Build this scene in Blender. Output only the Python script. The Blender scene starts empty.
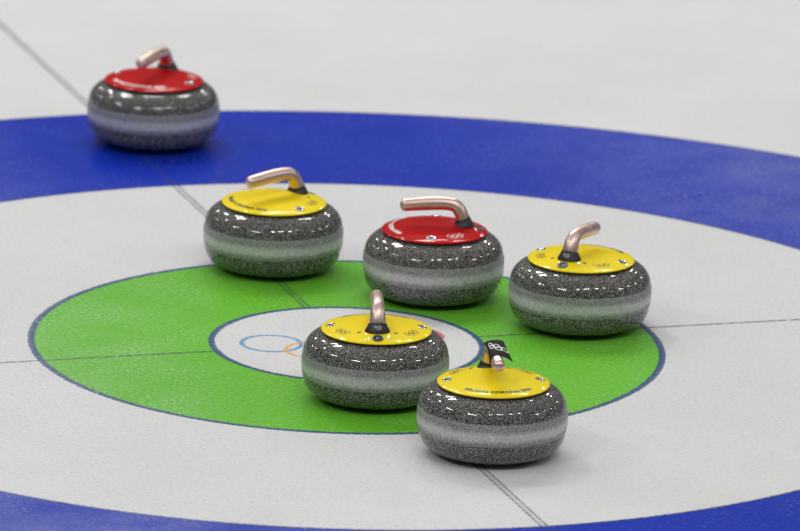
import bpy, bmesh, math, random
from mathutils import Vector, Matrix
PI = math.pi
S = bpy.context.scene
col = S.collection

# ---------------------------------------------------------------- camera
CAM = Vector((-4.5758, -14.5505, 4.3165))
YAW, PIT, ROLL, FPX = 0.3111, 0.2660, 0.0331, 8189.824
cd = bpy.data.cameras.new('camera')
cam = bpy.data.objects.new('camera', cd); col.objects.link(cam)
cy, sy, cp, sp = math.cos(YAW), math.sin(YAW), math.cos(PIT), math.sin(PIT)
fw = Vector((sy*cp, cy*cp, -sp)); rt = Vector((cy, -sy, 0)); up = rt.cross(fw)
r2 = rt*math.cos(ROLL) + up*math.sin(ROLL); u2 = -rt*math.sin(ROLL) + up*math.cos(ROLL)
cam.matrix_world = Matrix.Translation(CAM) @ Matrix((r2, u2, -fw)).transposed().to_4x4()
cd.sensor_width = 36; cd.lens = FPX/800*36; cd.clip_end = 300
cd.dof.use_dof = True; cd.dof.focus_distance = 15.35; cd.dof.aperture_fstop = 5.6
S.camera = cam

# ---------------------------------------------------------------- light
S.view_settings.view_transform = 'Standard'; S.view_settings.look = 'None'
S.view_settings.exposure = 0.0; S.view_settings.gamma = 1.0
S.view_settings.use_curve_mapping = False
w = bpy.data.worlds.new('arena_hall'); S.world = w; w.use_nodes = True
nt = w.node_tree; bgn = nt.nodes['Background']
tc = nt.nodes.new('ShaderNodeTexCoord'); sx = nt.nodes.new('ShaderNodeSeparateXYZ')
rp = nt.nodes.new('ShaderNodeValToRGB')
nt.links.new(tc.outputs['Generated'], sx.inputs[0]); nt.links.new(sx.outputs['Z'], rp.inputs[0])
nt.links.new(rp.outputs[0], bgn.inputs['Color'])
cr = rp.color_ramp
cr.elements[0].position = 0.0; cr.elements[0].color = (.085, .085, .085, 1)
cr.elements[1].position = 1.0; cr.elements[1].color = (.55, .55, .55, 1)
e = cr.elements.new(.22); e.color = (.105, .105, .105, 1)
e = cr.elements.new(.6); e.color = (.24, .24, .24, 1)
bgn.inputs['Strength'].default_value = 1.0

LZ = 9.0
LAMP_L = 112.0                               # radiance of every fixture
def lamp(x, y, length, deg, width=.30):
    l = bpy.data.lights.new('arena_light', 'AREA'); l.shape = 'RECTANGLE'
    l.size = length; l.size_y = width; l.energy = LAMP_L*PI*length*width; l.color = (1, .99, .975)
    o = bpy.data.objects.new('arena_light', l); col.objects.link(o)
    o.location = (x, y, LZ); o.rotation_euler = (0, 0, math.radians(deg))
# linear fixtures hung above the sheets, added fill lamps last
LAMPS = [(-8.3, -6.4, 3.2, -50), (-11.4, 1.9, 3.0, -72), (-1.9, 6.9, 2.0, 5), (-6.9, 8.2, 1.0, 0), (-13.1, 16.8, 1.6, -70), (-13.5, 25.6, 2.5, 90),
         (-2.0, 12.9, 2.0, 80), (-2.7, 22.2, 2.5, 90), (-2.7, -7.7, .8, 0), (-.3, -7.6, 1.5, 0), (2.6, -7.6, 1.0, 0), (4.7, -6.6, .7, 0),
         (14.2, -8.2, 3.2, 30), (16.4, -3.4, 1.4, 60), (22, 1.6, 1.8, 60), (10.3, 14.9, 1.6, 60), (12.5, 12.8, 1.3, 60), (22.8, 12.7, 2, 60),
         # added lamps, set back to brighten the far ice and edge the disc rims
         (1.6, 7.2, 1.8, 0), (5.0, 7.0, 1.8, 0), (-.6, 9.5, 1.8, 0), (3.4, 9.6, 1.6, 0)]
for q in LAMPS: lamp(*q)

# ---------------------------------------------------------------- helpers
def newmat(name):
    m = bpy.data.materials.new(name); m.use_nodes = True
    return m, m.node_tree, m.node_tree.nodes['Principled BSDF']
def simple(name, c, rough=.4, metal=0, coat=0, spec=.5):
    m, t, b = newmat(name)
    b.inputs['Base Color'].default_value = (*c, 1); b.inputs['Roughness'].default_value = rough
    b.inputs['Metallic'].default_value = metal; b.inputs['Coat Weight'].default_value = coat
    b.inputs['Coat Roughness'].default_value = .05; b.inputs['Specular IOR Level'].default_value = spec
    # faint procedural unevenness of the surface gloss
    n = t.nodes.new('ShaderNodeTexNoise'); n.inputs['Scale'].default_value = 60
    tcn = t.nodes.new('ShaderNodeTexCoord'); t.links.new(tcn.outputs['Object'], n.inputs['Vector'])
    mr = t.nodes.new('ShaderNodeMapRange')
    mr.inputs['To Min'].default_value = rough*.85; mr.inputs['To Max'].default_value = rough*1.15
    t.links.new(n.outputs[0], mr.inputs['Value']); t.links.new(mr.outputs[0], b.inputs['Roughness'])
    return m
def link(name, me, mat, parent=None, smooth=True):
    if mat: me.materials.append(mat)
    if smooth:
        for p in me.polygons: p.use_smooth = True
    o = bpy.data.objects.new(name, me); col.objects.link(o)
    if parent: o.parent = parent
    return o
def mesh(name, V, F):
    me = bpy.data.meshes.new(name); me.from_pydata([tuple(v) for v in V], [], F); me.update()
    return me
def fix(me):
    bm = bmesh.new(); bm.from_mesh(me); bmesh.ops.recalc_face_normals(bm, faces=bm.faces); bm.to_mesh(me); bm.free(); return me
def lathe(prof, n=128, close=False):
    """revolve (r,z) pairs; r==0 ends become poles"""
    V, F, rings = [], [], []
    for r, z in prof:
        if r < 1e-6: rings.append([len(V)]); V.append((0, 0, z))
        else:
            rings.append(list(range(len(V), len(V)+n)))
            V += [(r*math.cos(2*PI*i/n), r*math.sin(2*PI*i/n), z) for i in range(n)]
    seq = list(zip(rings[:-1], rings[1:]))
    if close: seq.append((rings[-1], rings[0]))
    for a, b in seq:
        for i in range(n):
            j = (i+1) % n
            if len(a) == 1: F.append((a[0], b[i], b[j]))
            elif len(b) == 1: F.append((a[i], a[j], b[0]))
            else: F.append((a[i], a[j], b[j], b[i]))
    return V, F
def spline(pts, sub):
    out = []
    n = len(pts); D = len(pts[0])
    for i in range(n-1):
        p0, p1, p2, p3 = pts[max(i-1, 0)], pts[i], pts[i+1], pts[min(i+2, n-1)]
        for k in range(sub):
            t = k/sub
            out.append(tuple(.5*(2*p1[d] + (p2[d]-p0[d])*t + (2*p0[d]-5*p1[d]+4*p2[d]-p3[d])*t*t + (3*p1[d]-p0[d]-3*p2[d]+p3[d])*t**3) for d in range(D)))
    out.append(tuple(pts[-1])); return out

# ---------------------------------------------------------------- ice material
class G:                                   # tiny math-node builder
    def __init__(s, t): s.t = t
    def m(s, op, a, b=0.0, c=0.0, clamp=False):
        n = s.t.nodes.new('ShaderNodeMath'); n.operation = op; n.use_clamp = clamp
        for i, v in enumerate((a, b, c)):
            if isinstance(v, (int, float)): n.inputs[i].default_value = v
            else: s.t.links.new(v, n.inputs[i])
        return n.outputs[0]
    def mix(s, f, a, b):
        n = s.t.nodes.new('ShaderNodeMix'); n.data_type = 'RGBA'
        for i, v in ((0, f), (6, a), (7, b)):
            if isinstance(v, tuple): n.inputs[i].default_value = (*v, 1)
            elif isinstance(v, (int, float)): n.inputs[i].default_value = v
            else: s.t.links.new(v, n.inputs[i])
        return n.outputs[2]
    def noise(s, vec, scale, detail=2, rough=.5):
        n = s.t.nodes.new('ShaderNodeTexNoise'); n.inputs['Scale'].default_value = scale
        n.inputs['Detail'].default_value = detail; n.inputs['Roughness'].default_value = rough
        s.t.links.new(vec, n.inputs['Vector']); return n.outputs[0]
    def range(s, v, a, b, c, d):
        n = s.t.nodes.new('ShaderNodeMapRange')
        for i, x in enumerate((v, a, b, c, d)):
            if isinstance(x, (int, float)): n.inputs[i].default_value = x
            else: s.t.links.new(x, n.inputs[i])
        return n.outputs[0]
    def band(s, d, lo, hi, soft=.0012):     # 1 inside lo..hi
        a = s.range(d, lo-soft, lo+soft, 0, 1); b = s.range(d, hi-soft, hi+soft, 1, 0)
        return s.m('MULTIPLY', a, b)

def ice_material():
    m, t, b = newmat('painted_ice'); g = G(t)
    tcn = t.nodes.new('ShaderNodeTexCoord'); P = tcn.outputs['Object']
    sep = t.nodes.new('ShaderNodeSeparateXYZ'); t.links.new(P, sep.inputs[0])
    # the pebbled surface makes every painted edge waver a little
    wob1 = g.m('MULTIPLY', g.m('SUBTRACT', g.noise(P, 170, 1), .5), .0075)
    wob2 = g.m('MULTIPLY', g.m('SUBTRACT', g.noise(P, 131, 1), .5), .0075)
    X = g.m('ADD', sep.outputs[0], wob1); Y = g.m('ADD', sep.outputs[1], wob2)
    def dist(cx, cy):
        a = g.m('SUBTRACT', X, cx); c = g.m('SUBTRACT', Y, cy)
        return g.m('SQRT', g.m('ADD', g.m('MULTIPLY', a, a), g.m('MULTIPLY', c, c)))
    d = dist(0, 0)
    fine = g.noise(P, 125, 3, .8)
    mott = g.noise(P, 3.1, 4, .6)
    big = g.noise(P, 1.1, 3, .55)
    white = g.mix(g.range(mott, .3, .7, 0, 1), (.71, .71, .715), (.76, .76, .765))
    white = g.mix(g.range(big, .35, .65, 0, .5), white, (.66, .66, .66))
    green = g.mix(g.range(mott, .3, .75, 0, 1), (.133, .49, .022), (.162, .53, .036))
    blue = g.mix(g.range(mott, .3, .75, 0, 1), (.0005, .023, .40), (.002, .032, .46))
    line = (.018, .045, .20)
    c = white
    c = g.mix(g.band(d, .2600, .611), c, green)
    c = g.mix(g.band(d, 1.219, 1.829), c, blue)
    # centre line (double) and tee line
    ax = g.m('ABSOLUTE', X); ay = g.m('ABSOLUTE', Y)
    out = g.m('GREATER_THAN', d, .2655)
    cl = g.m('ADD', g.m('MULTIPLY', g.band(ax, .0042, .0078, .001), .8), g.m('MULTIPLY', g.band(ax, -1, .0042, .001), .22), clamp=True)
    c = g.mix(g.m('MULTIPLY', g.m('MULTIPLY', cl, out), g.m('SUBTRACT', .85, g.m('MULTIPLY', g.band(d, 1.219, 1.829), .45))), c, (.05, .055, .06))
    tl = g.m('MULTIPLY', g.m('MULTIPLY', g.band(ay, -1, .0042, .002), out), g.range(g.noise(P, 60, 2), .35, .6, .45, .9))
    c = g.mix(tl, c, (.05, .06, .06))
    # blue outline of button and of the four-foot circle, thin dark outlines of the big ring
    c = g.mix(g.m('MULTIPLY', g.band(d, .2555, .2685), .88), c, line)
    c = g.mix(g.m('MULTIPLY', g.band(d, .6040, .6175), .88), c, line)
    c = g.mix(g.m('MULTIPLY', g.band(d, 1.2150, 1.2225, .002), .62), c, (.05, .06, .10))
    c = g.mix(g.m('MULTIPLY', g.band(d, 1.8250, 1.8325, .002), .70), c, (.05, .06, .10))
    # five interlocking rings painted in the button
    for cx, cy_, colr in ((-.143, .031, (.04, .27, .62)), (0, .031, (.02, .02, .02)), (.143, .031, (.72, .03, .07)),
                          (-.0715, -.0305, (.80, .42, .10)), (.0715, -.0305, (.03, .38, .12))):
        dd = dist(cx, cy_)
        c = g.mix(g.m('MULTIPLY', g.band(dd, .0535, .0620, .0015), .85), c, colr)
    # frost: crisp white flecks of the pebble
    # ice colour is whiter either side of the middle of the sheet
    wavy_x = g.m('ADD', sep.outputs[0], g.m('MULTIPLY', g.noise(P, .9, 2), .5))
    away = g.m('ADD', g.range(wavy_x, .05, -.45, 0, 1), g.range(wavy_x, .85, 1.5, 0, .8))
    c = g.mix(g.m('MULTIPLY', away, g.range(g.noise(P, 6, 4, .65), .25, .75, .03, .17)), c, (.84, .85, .87))
    fl = g.range(fine, .52, .68, 0, 1); patch = g.m('MULTIPLY', g.range(g.noise(P, 5.5, 3, .6), .38, .68, .25, 1), g.m('ADD', .5, away))
    c = g.mix(g.m('MULTIPLY', fl, g.m('MULTIPLY', patch, g.m('SUBTRACT', .55, g.m('MULTIPLY', g.band(d, 1.219, 1.829), .30)))), c, (.86, .88, .93))
    dk = g.range(fine, .46, .33, 0, 1)
    c = g.mix(g.m('MULTIPLY', dk, .22), c, (.05, .07, .09))
    t.links.new(c, b.inputs['Base Color'])
    b.inputs['IOR'].default_value = 1.31
    t.links.new(g.range(g.noise(P, 2.2, 3), .3, .7, .11, .19), b.inputs['Roughness'])
    bp = t.nodes.new('ShaderNodeBump'); bp.inputs['Strength'].default_value = .5; bp.inputs['Distance'].default_value = .0013
    t.links.new(g.noise(P, 130, 3, .65), bp.inputs['Height']); t.links.new(bp.outputs[0], b.inputs['Normal'])
    return m

def granite(name, dark, mid, light, rough, seed, contrast=1.0, stripe=None):
    m, t, b = newmat(name); g = G(t)
    tcn = t.nodes.new('ShaderNodeTexCoord')
    mp = t.nodes.new('ShaderNodeMapping'); mp.inputs['Location'].default_value = (seed, seed*1.7, seed*.3)
    t.links.new(tcn.outputs['Object'], mp.inputs['Vector']); P = mp.outputs[0]
    n1 = g.noise(P, 560, 1, .6); n2 = g.noise(P, 400, 1, .6); n3 = g.noise(P, 14, 3, .6)
    c = g.mix(g.range(n1, .43, .55, 0, 1), dark, mid)
    c = g.mix(g.m('MULTIPLY', g.range(n2, .53, .62, 0, 1), contrast), c, light)
    c = g.mix(g.range(n3, .35, .75, 0, .2), c, mid)
    if stripe:                               # worn pale stripe where stones strike each other
        sep = t.nodes.new('ShaderNodeSeparateXYZ'); t.links.new(tcn.outputs['Object'], sep.inputs[0])
        zz = g.m('ADD', sep.outputs[2], g.m('MULTIPLY', g.m('SUBTRACT', g.noise(P, 60, 4, .75), .5), .016))
        f = g.m('MULTIPLY', g.range(zz, .0545, .0625, 0, 1), g.range(zz, .0715, .0805, 1, 0))
        c = g.mix(g.m('MULTIPLY', f, g.range(g.noise(P, 240, 3, .8), .35, .65, .25, .95)), c, stripe)
    t.links.new(c, b.inputs['Base Color'])
    b.inputs['Roughness'].default_value = rough
    return m

M = {}
M['ice'] = ice_material()
M['granite'] = granite('polished_granite', (.012, .012, .012), (.080, .079, .073), (.34, .335, .31), .06, 3.1)
M['band'] = granite('ground_granite_band', (.12, .12, .12), (.26, .26, .262), (.45, .45, .455), .42, 7.7, .8, (.64, .64, .64))
M['yellow'] = simple('yellow_plastic', (.88, .68, .002), .5, 0, .45, .05)
M['red'] = simple('red_plastic', (.46, .0015, .003), .5, 0, .38, .02)
M['black'] = simple('black_plastic', (.010, .010, .011), .45)
M['rubber'] = simple('black_rubber', (.008, .008, .008), .6)
M['copper'] = simple('rose_gold_metal', (.70, .53, .46), .38, 1.0)
M['steel'] = simple('steel', (.60, .62, .66), .2, 1.0)
M['dark_steel'] = simple('dark_grey_metal', (.10, .105, .12), .35, .6)
M['lens'] = simple('blue_grey_centre', (.20, .30, .36), .2, .3)
M['ink'] = simple('black_ink', (.02, .018, .01), .4)
M['white_ink'] = simple('white_ink', (.85, .85, .85), .4)
M['grey_ink'] = simple('grey_ink', (.42, .42, .42), .5)
M['cloth'] = simple('black_cloth', (.008, .008, .009), .75, 0, 0, .2)

# ---------------------------------------------------------------- setting: the ice
def floor():
    V = [(-30, -40, 0), (30, -40, 0), (30, 40, 0), (-30, 40, 0)]
    o = link('floor', mesh('floor', V, [(0, 1, 2, 3)]), M['ice'], None, False)
    o['kind'] = 'structure'
    o['label'] = 'pebbled white curling ice with painted blue and green target rings'
    return o
floor()

# ---------------------------------------------------------------- curling stone
RD = .1045                                  # disc radius
NX = .056                                   # neck stands this far from the axis
DOME = [(0, .0120), (.030, .0116), (.050, .0105), (.068, .0086), (.082, .0061), (.094, .0036), (.1015, .0012), (.1045, -.0004)]
DOME_F = []
def dome(x, y):
    if not DOME_F: DOME_F.extend(spline(DOME, 12))
    r = min(math.hypot(x, y), RD)
    for (a, za), (b, zb) in zip(DOME_F[:-1], DOME_F[1:]):
        if r <= b: break
    z = .1359 + za + (zb-za)*(r-a)/(b-a)
    d = math.hypot((x-NX)/1.15, y)
    return z + .0078*math.exp(-(d/.0230)**2)
def normal(x, y):
    h = 1e-4
    return Vector((-(dome(x+h, y)-dome(x-h, y))/(2*h), -(dome(x, y+h)-dome(x, y-h))/(2*h), 1)).normalized()

def body_mesh():
    P = [(0, .006), (.058, .006), (.061, .0012)]
    Q = spline([(.065, 0), (.080, .0012), (.095, .0042), (.108, .0082), (.119, .0132), (.1275, .0200), (.1330, .0290), (.1360, .0390), (.1375, .0500), (.1378, .0535)], 4)
    U = spline([(.1378, .0915), (.1366, .0985), (.1335, .1065), (.1282, .1145), (.1205, .1215), (.1115, .1265), (.1020, .1295)], 5)
    V, F = lathe(P + Q + U + [(.06, .131), (0, .131)]); return fix(mesh('granite_body', V, F))
def band_mesh():
    Q = [(.1368, .0480), (.1383, .0515), (.1392, .0580), (.1397, .0645), (.1399, .0720), (.1397, .0800), (.1390, .0865), (.1381, .0910), (.1366, .0945)]
    V, F = lathe(spline(Q, 3) + [(.1340, .0945), (.1340, .0480)], close=True); return fix(mesh('striking_band', V, F))
def gasket_mesh():
    V, F = lathe([(.09, .1290), (.1020, .1290), (.1026, .1300), (.1026, .1343), (.09, .1343)], close=True); return fix(mesh('gasket', V, F))
def disc_mesh():
    n = 120; rs = [0.0001] + [RD*i/40 for i in range(1, 41)]
    rs = rs[:-2] + [RD-.0042, RD-.003, RD-.002, RD-.001, RD]
    V, F = [], []
    for r in rs:
        for i in range(n):
            a = 2*PI*i/n; x, y = r*math.cos(a), r*math.sin(a); V.append((x, y, dome(x, y)))
    for r, z in ((RD, .1341), (.09, .1338)):
        V += [(r*math.cos(2*PI*i/n), r*math.sin(2*PI*i/n), z) for i in range(n)]
    for k in range(len(rs)+1):
        for i in range(n):
            j = (i+1) % n; F.append((k*n+i, k*n+j, (k+1)*n+j, (k+1)*n+i))
    F.append(tuple(range(n)))
    L = (len(rs)+1)*n; F.append(tuple(range(L+n-1, L-1, -1)))
    return fix(mesh('handle_disc', V, F))
def sweep_xz(pts, n=28, cap_start=False, cap_end=False):
    """tube along a path in the xz plane; pts = (x, z, half thickness in plane, half width)"""
    V, F, R = [], [], []
    N = len(pts)
    for i, (x, z, a, b) in enumerate(pts):
        p, q = pts[max(i-1, 0)], pts[min(i+1, N-1)]
        tx, tz = q[0]-p[0], q[1]-p[1]; l = math.hypot(tx, tz); tx /= l; tz /= l
        nx, nz = -tz, tx
        R.append(list(range(len(V), len(V)+n)))
        for k in range(n):
            c, s = math.cos(2*PI*k/n), math.sin(2*PI*k/n)
            V.append((x+nx*a*c, b*s, z+nz*a*c))
        if i == N-1 and cap_end:
            for j in range(1, 8):
                th = j/8*PI/2
                R.append(list(range(len(V), len(V)+n)))
                for k in range(n):
                    c, s = math.cos(2*PI*k/n), math.sin(2*PI*k/n)
                    o = math.sin(th)*a*.85; f = math.cos(th)
                    V.append((x+tx*o+nx*a*c*f, b*s*f, z+tz*o+nz*a*c*f))
    for A, B in zip(R[:-1], R[1:]):
        for i in range(n):
            j = (i+1) % n; F.append((A[i], A[j], B[j], B[i]))
    F.append(tuple(R[0])); F.append(tuple(reversed(R[-1])))
    return fix(mesh('tube', V, F))
GRIP = [(.0552, .1570, .0130, .0162), (.0538, .1650, .0130, .0157), (.0508, .1725, .0131, .0150), (.0458, .1805, .0132, .0142),
        (.0382, .1870, .0133, .0132), (.0285, .1897, .0134, .0126), (.0100, .1903, .0136, .0124), (-.0200, .1882, .0136, .0123),
        (-.0480, .1852, .0131, .0122), (-.0590, .1838, .0128, .0120)]
COLLAR = [(.0565, .1475, .0215, .0242), (.0563, .1515, .0196, .0226), (.0558, .1555, .0174, .0203), (.0550, .1592, .0154, .0184), (.0541, .1622, .0146, .0175)]

def on_disc(theta, r0, tx, ty, lift):
    """lay flat artwork on the disc: centre angle theta, tops of the letters towards the middle"""
    a = theta + tx/r0; r = r0-ty
    x, y = r*math.cos(a), r*math.sin(a)
    return (x, y, dome(x, y)+lift)
def rings_art(R=.0058, wd=.0011, n=36):
    V, F = [], []
    for cx, cy_ in ((-2.25, .5), (0, .5), (2.25, .5), (-1.125, -.5), (1.125, -.5)):
        b = len(V)
        for i in range(n):
            a = 2*PI*i/n
            for rr in (R-wd, R): V.append((cx*R+rr*math.cos(a), cy_*R+rr*math.sin(a)))
        for i in range(n):
            j = (i+1) % n; F.append((b+2*i, b+2*i+1, b+2*j+1, b+2*j))
    return V, F
def text_art(s, size, width, bold=.0):
    cu = bpy.data.curves.new('t', 'FONT'); cu.body = s; cu.size = size; cu.align_x = 'CENTER'; cu.offset = bold
    cu.resolution_u = 3
    o = bpy.data.objects.new('t', cu); col.objects.link(o)
    bpy.context.view_layer.update()
    me = bpy.data.meshes.new_from_object(o.evaluated_get(bpy.context.evaluated_depsgraph_get()))
    V = [tuple(v.co)[:2] for v in me.vertices]; F = [tuple(p.vertices) for p in me.polygons]
    bpy.data.objects.remove(o); bpy.data.curves.remove(cu); bpy.data.meshes.remove(me)
    xs = [v[0] for v in V]; k = width/(max(xs)-min(xs)); c = (max(xs)+min(xs))/2
    return [((x-c)*k, y-size*.35) for x, y in V], F
def art_mesh(name, art, theta, r0, lift=.00035, thick=.0004):
    V2, F = art
    V = [on_disc(theta, r0, x, y, lift) for x, y in V2]
    return mesh(name, V, F)
RINGS = rings_art()
TEXT = text_art('MILANO CORTINA 2026', .0115, .134, .00055)

def frame(theta, r, parent):
    x, y = r*math.cos(theta), r*math.sin(theta); n = normal(x, y)
    q = Vector((0, 0, 1)).rotation_difference(n)
    return Matrix.Translation((x, y, dome(x, y))) @ q.to_matrix().to_4x4()
def xf(me, mat): me.transform(mat); return me
def bolt(theta, r, parent, s=1.0):
    Mx = frame(theta, r, parent)
    V, F = lathe([(.0062*s, -.0015), (.0098*s, -.0015), (.0100*s, .0006), (.0094*s, .0013), (.0070*s, .0014), (.0062*s, .0006)], 40, True)
    o = link('sensor_button', xf(fix(mesh('sensor_button', V, F)), Mx), M['steel' if s < 1 else 'dark_steel'], parent)
    V, F = lathe([(0, -.001), (.0066*s, -.001), (.0066*s, .0004), (.0050*s, .0009), (.0047*s, .0003), (0, .0003)], 32)
    link('button_recess', xf(fix(mesh('button_recess', V, F)), Mx), M['dark_steel' if s < 1 else 'ink'], o)
    V, F = lathe([(0, -.0005), (.0030*s, -.0005), (.0030*s, .0010), (.0018*s, .0016), (0, .0018)], 24)
    link('button_centre', xf(fix(mesh('button_centre', V, F)), Mx), M['lens' if s >= 1 else 'black'], o)
def slot(theta, r, parent, sign):
    Mx = frame(theta, r, parent) @ Matrix.Rotation(theta+sign*.9, 4, 'Z')
    V, F = lathe([(0, -.001), (.0024, -.001), (.0024, .0004), (.0018, .0008), (0, .0008)], 20)
    V = [(x*1.9, y*.85, z) for x, y, z in V]
    link('indicator_slot', xf(fix(mesh('indicator_slot', V, F)), Mx), M['black'], parent)

def make_stone(colour):
    t = bpy.data.objects.new('curling_stone', None); col.objects.link(t)
    t.empty_display_size = .1
    link('granite_body', body_mesh(), M['granite'], t)
    b = link('striking_band', band_mesh(), M['band'], t); b['label'] = 'pale grey matt band round the middle'
    link('gasket', gasket_mesh(), M['rubber'], t)
    dk = link('handle_disc', disc_mesh(), M[colour], t); dk['label'] = 'glossy %s plastic cover disc' % colour
    gp = link('grip', sweep_xz(spline(GRIP, 5), 32, cap_end=True), M['copper'], t); gp['label'] = 'rose gold metal gooseneck grip'
    co = link('collar', sweep_xz(spline(COLLAR, 3), 36), M['black'], t); co['label'] = 'black collar with tiny grey print'
    # tiny unreadable grey print on the collar: three short broken lines
    V, F = [], []
    for row, (z, segs) in enumerate(((.1594, ((-.0075, -.001), (.000, .007))), (.1571, ((-.0070, .002), (.003, .0078))), (.1548, ((-.002, .0065),)))):
        for y0, y1 in segs:
            m_ = 5; b0 = len(V)
            for i in range(m_+1):
                y = y0+(y1-y0)*i/m_
                for zz in (z-.0006, z+.0006):
                    # stand just off the collar's cone
                    cc = spline(COLLAR, 6); q = min(cc, key=lambda c_: abs(c_[1]-zz))
                    V.append((q[0]+q[2]*math.sqrt(max(0, 1-(y/q[3])**2))+.0013, y, zz+.0016))
            for i in range(m_): F.append((b0+2*i, b0+2*i+2, b0+2*i+3, b0+2*i+1))
    link('collar_print', mesh('collar_print', V, F), M['grey_ink'], co)
    bolt(0, .0885, t, 1.08); bolt(math.radians(91), .0865, t, .95); bolt(math.radians(-91), .0865, t, .95)
    slot(math.radians(30), .069, t, 1); slot(math.radians(-30), .069, t, -1)
    ink = M['ink'] if colour == 'yellow' else M['white_ink']
    for a in (55, -55):
        r_ = link('rings_emblem', art_mesh('rings_emblem', RINGS, math.radians(a), .081), ink, dk, False)
        r_['label'] = 'five interlocking rings emblem'
    tx = link('lettering', art_mesh('lettering', TEXT, PI, .0865), ink, dk, False)
    tx['label'] = 'curved event name and year lettering'
    return t
def children(o): return [c for c in bpy.data.objects if c.parent == o]
def copy_tree(o, parent=None):
    c = o.copy(); col.objects.link(c)
    if parent: c.parent = parent
    for ch in children(o): copy_tree(ch, c)
    return c

YEL, RED = make_stone('yellow'), make_stone('red')
# x, y, angle of the neck seen from the camera (0 = towards it, + = to the right)
STONES = [
 (RED, .0513, 1.5760, 152, 'red-topped grey granite curling stone on the blue ring, farthest back'),
 (YEL, .0168, .5652, 127, 'yellow-topped curling stone at the back edge of the green circle, grip pointing left'),
 (RED, .2690, .3018, 87, 'red-topped curling stone standing on the green circle, grip seen side on'),
 (YEL, .4872, .0412, -24, 'yellow-topped curling stone at the right edge of the green circle, grip leaning right'),
 (YEL, -.0587, -.3695, 2, 'yellow-topped curling stone standing over the white button, grip pointing straight away'),
 (YEL, .0485, -.7564, -172, 'nearest yellow-topped curling stone, on white ice, black cloth on its grip'),
]
used = set(); PLACED = []
for src, x, y, phi, lab in STONES:
    o = src if src.name not in used else copy_tree(src)
    used.add(src.name)
    o.location = (x, y, 0)
    a = math.atan2(CAM.y-y, CAM.x-x) + math.radians(phi)
    o.rotation_euler = (0, 0, a)
    o['label'] = lab; o['category'] = 'curling stone'; o['group'] = 'curling stones on the ice'
    PLACED.append(o)

# ---------------------------------------------------------------- black cloth marker on the nearest stone's grip
def cloth():
    x0, y0 = .0485, -.7564
    v = Vector((CAM.x-x0, CAM.y-y0, 0)).normalized()          # towards the camera
    r = Vector((-v.y, v.x, 0))                                 # to the right
    if r.dot(Vector((rt.x, rt.y, 0))) < 0: r = -r
    # rows from back to front; each: (right, front, height) across from the left hem to the right hem
    rows_ = [
      [(-.0215, -.033, .2000), (-.0165, -.032, .2035), (-.0110, -.031, .2065), (-.0030, -.029, .2085), (.0060, -.027, .2095), (.0148, -.025, .2090)],
      [(-.0145, -.006, .1985), (-.0115, -.006, .2020), (-.0070, -.006, .2045), (.0015, -.005, .2065), (.0115, -.003, .2060), (.0215, -.001, .2020)],
      [(-.0110, .018, .1925), (-.0095, .018, .1975), (-.0045, .019, .2015), (.0050, .020, .2035), (.0165, .020, .2010), (.0280, .020, .1945)],
      [(-.0070, .042, .1800), (-.0068, .042, .1900), (-.0010, .042, .1975), (.0090, .041, .2000), (.0215, .039, .1955), (.0345, .036, .1870)],
    ]
    # refine across and along
    fine = [spline(q, 6) for q in rows_]
    cols = list(zip(*fine)); grid = [spline(list(c), 6) for c in cols]
    nu, nv = len(grid), len(grid[0])
    def P(i, j):
        a, b, z = grid[i][j]; return Vector((a*r.x+b*v.x, a*r.y+b*v.y, z))
    top = [[P(i, j) for j in range(nv)] for i in range(nu)]
    nrm = [[None]*nv for _ in range(nu)]
    for i in range(nu):
        for j in range(nv):
            du = top[min(i+1, nu-1)][j]-top[max(i-1, 0)][j]; dv = top[i][min(j+1, nv-1)]-top[i][max(j-1, 0)]
            n = du.cross(dv).normalized(); nrm[i][j] = n if n.z > 0 or abs(n.z) < .3 and n.dot(r) < 0 and i < nu/2 else -n
    V, F = [], []
    for s in (0, -.0012):
        for i in range(nu):
            for j in range(nv): V.append(top[i][j]+nrm[i][j]*s)
    K = nu*nv
    for i in range(nu-1):
        for j in range(nv-1):
            a, b, c, d = i*nv+j, (i+1)*nv+j, (i+1)*nv+j+1, i*nv+j+1
            F.append((a, b, c, d)); F.append((K+d, K+c, K+b, K+a))
    edge = [(i, 0) for i in range(nu)] + [(nu-1, j) for j in range(1, nv)] + [(i, nv-1) for i in range(nu-2, -1, -1)] + [(0, j) for j in range(nv-2, 0, -1)]
    for (a, b), (c, d) in zip(edge, edge[1:]+edge[:1]):
        p, q = a*nv+b, c*nv+d; F.append((p, K+p, K+q, q))
    o = link('marker_cloth', fix(mesh('marker_cloth', V, F)), M['cloth'])
    o.location = (x0, y0, 0)
    o['label'] = 'small black cloth with white rings draped over the grip of the nearest stone'; o['category'] = 'cloth'
    # white rings printed on it, row running from back left to front right
    V2, F2 = rings_art(.0080, .0023, 28)
    W_ = []
    ca, sa = math.cos(math.radians(-30)), math.sin(math.radians(-30))
    for x, y in V2:
        # art units -> cloth parameters (u across, v along)
        X, Y = x*ca-y*sa, x*sa+y*ca
        u = .57 + X/.062; t_ = .47 - Y/.074
        u = min(max(u, 0), 1)*(nu-1); t_ = min(max(t_, 0), 1)*(nv-1)
        i, j = min(int(u), nu-2), min(int(t_), nv-2); a, b = u-i, t_-j
        p = (top[i][j]*(1-a)+top[i+1][j]*a)*(1-b)+(top[i][j+1]*(1-a)+top[i+1][j+1]*a)*b
        n = nrm[i][j]; W_.append(p+n*.0004)
    e_ = link('rings_emblem', mesh('cloth_rings', W_, F2), M['white_ink'], o, False)
    e_['label'] = 'white interlocking rings printed on the cloth'
cloth()
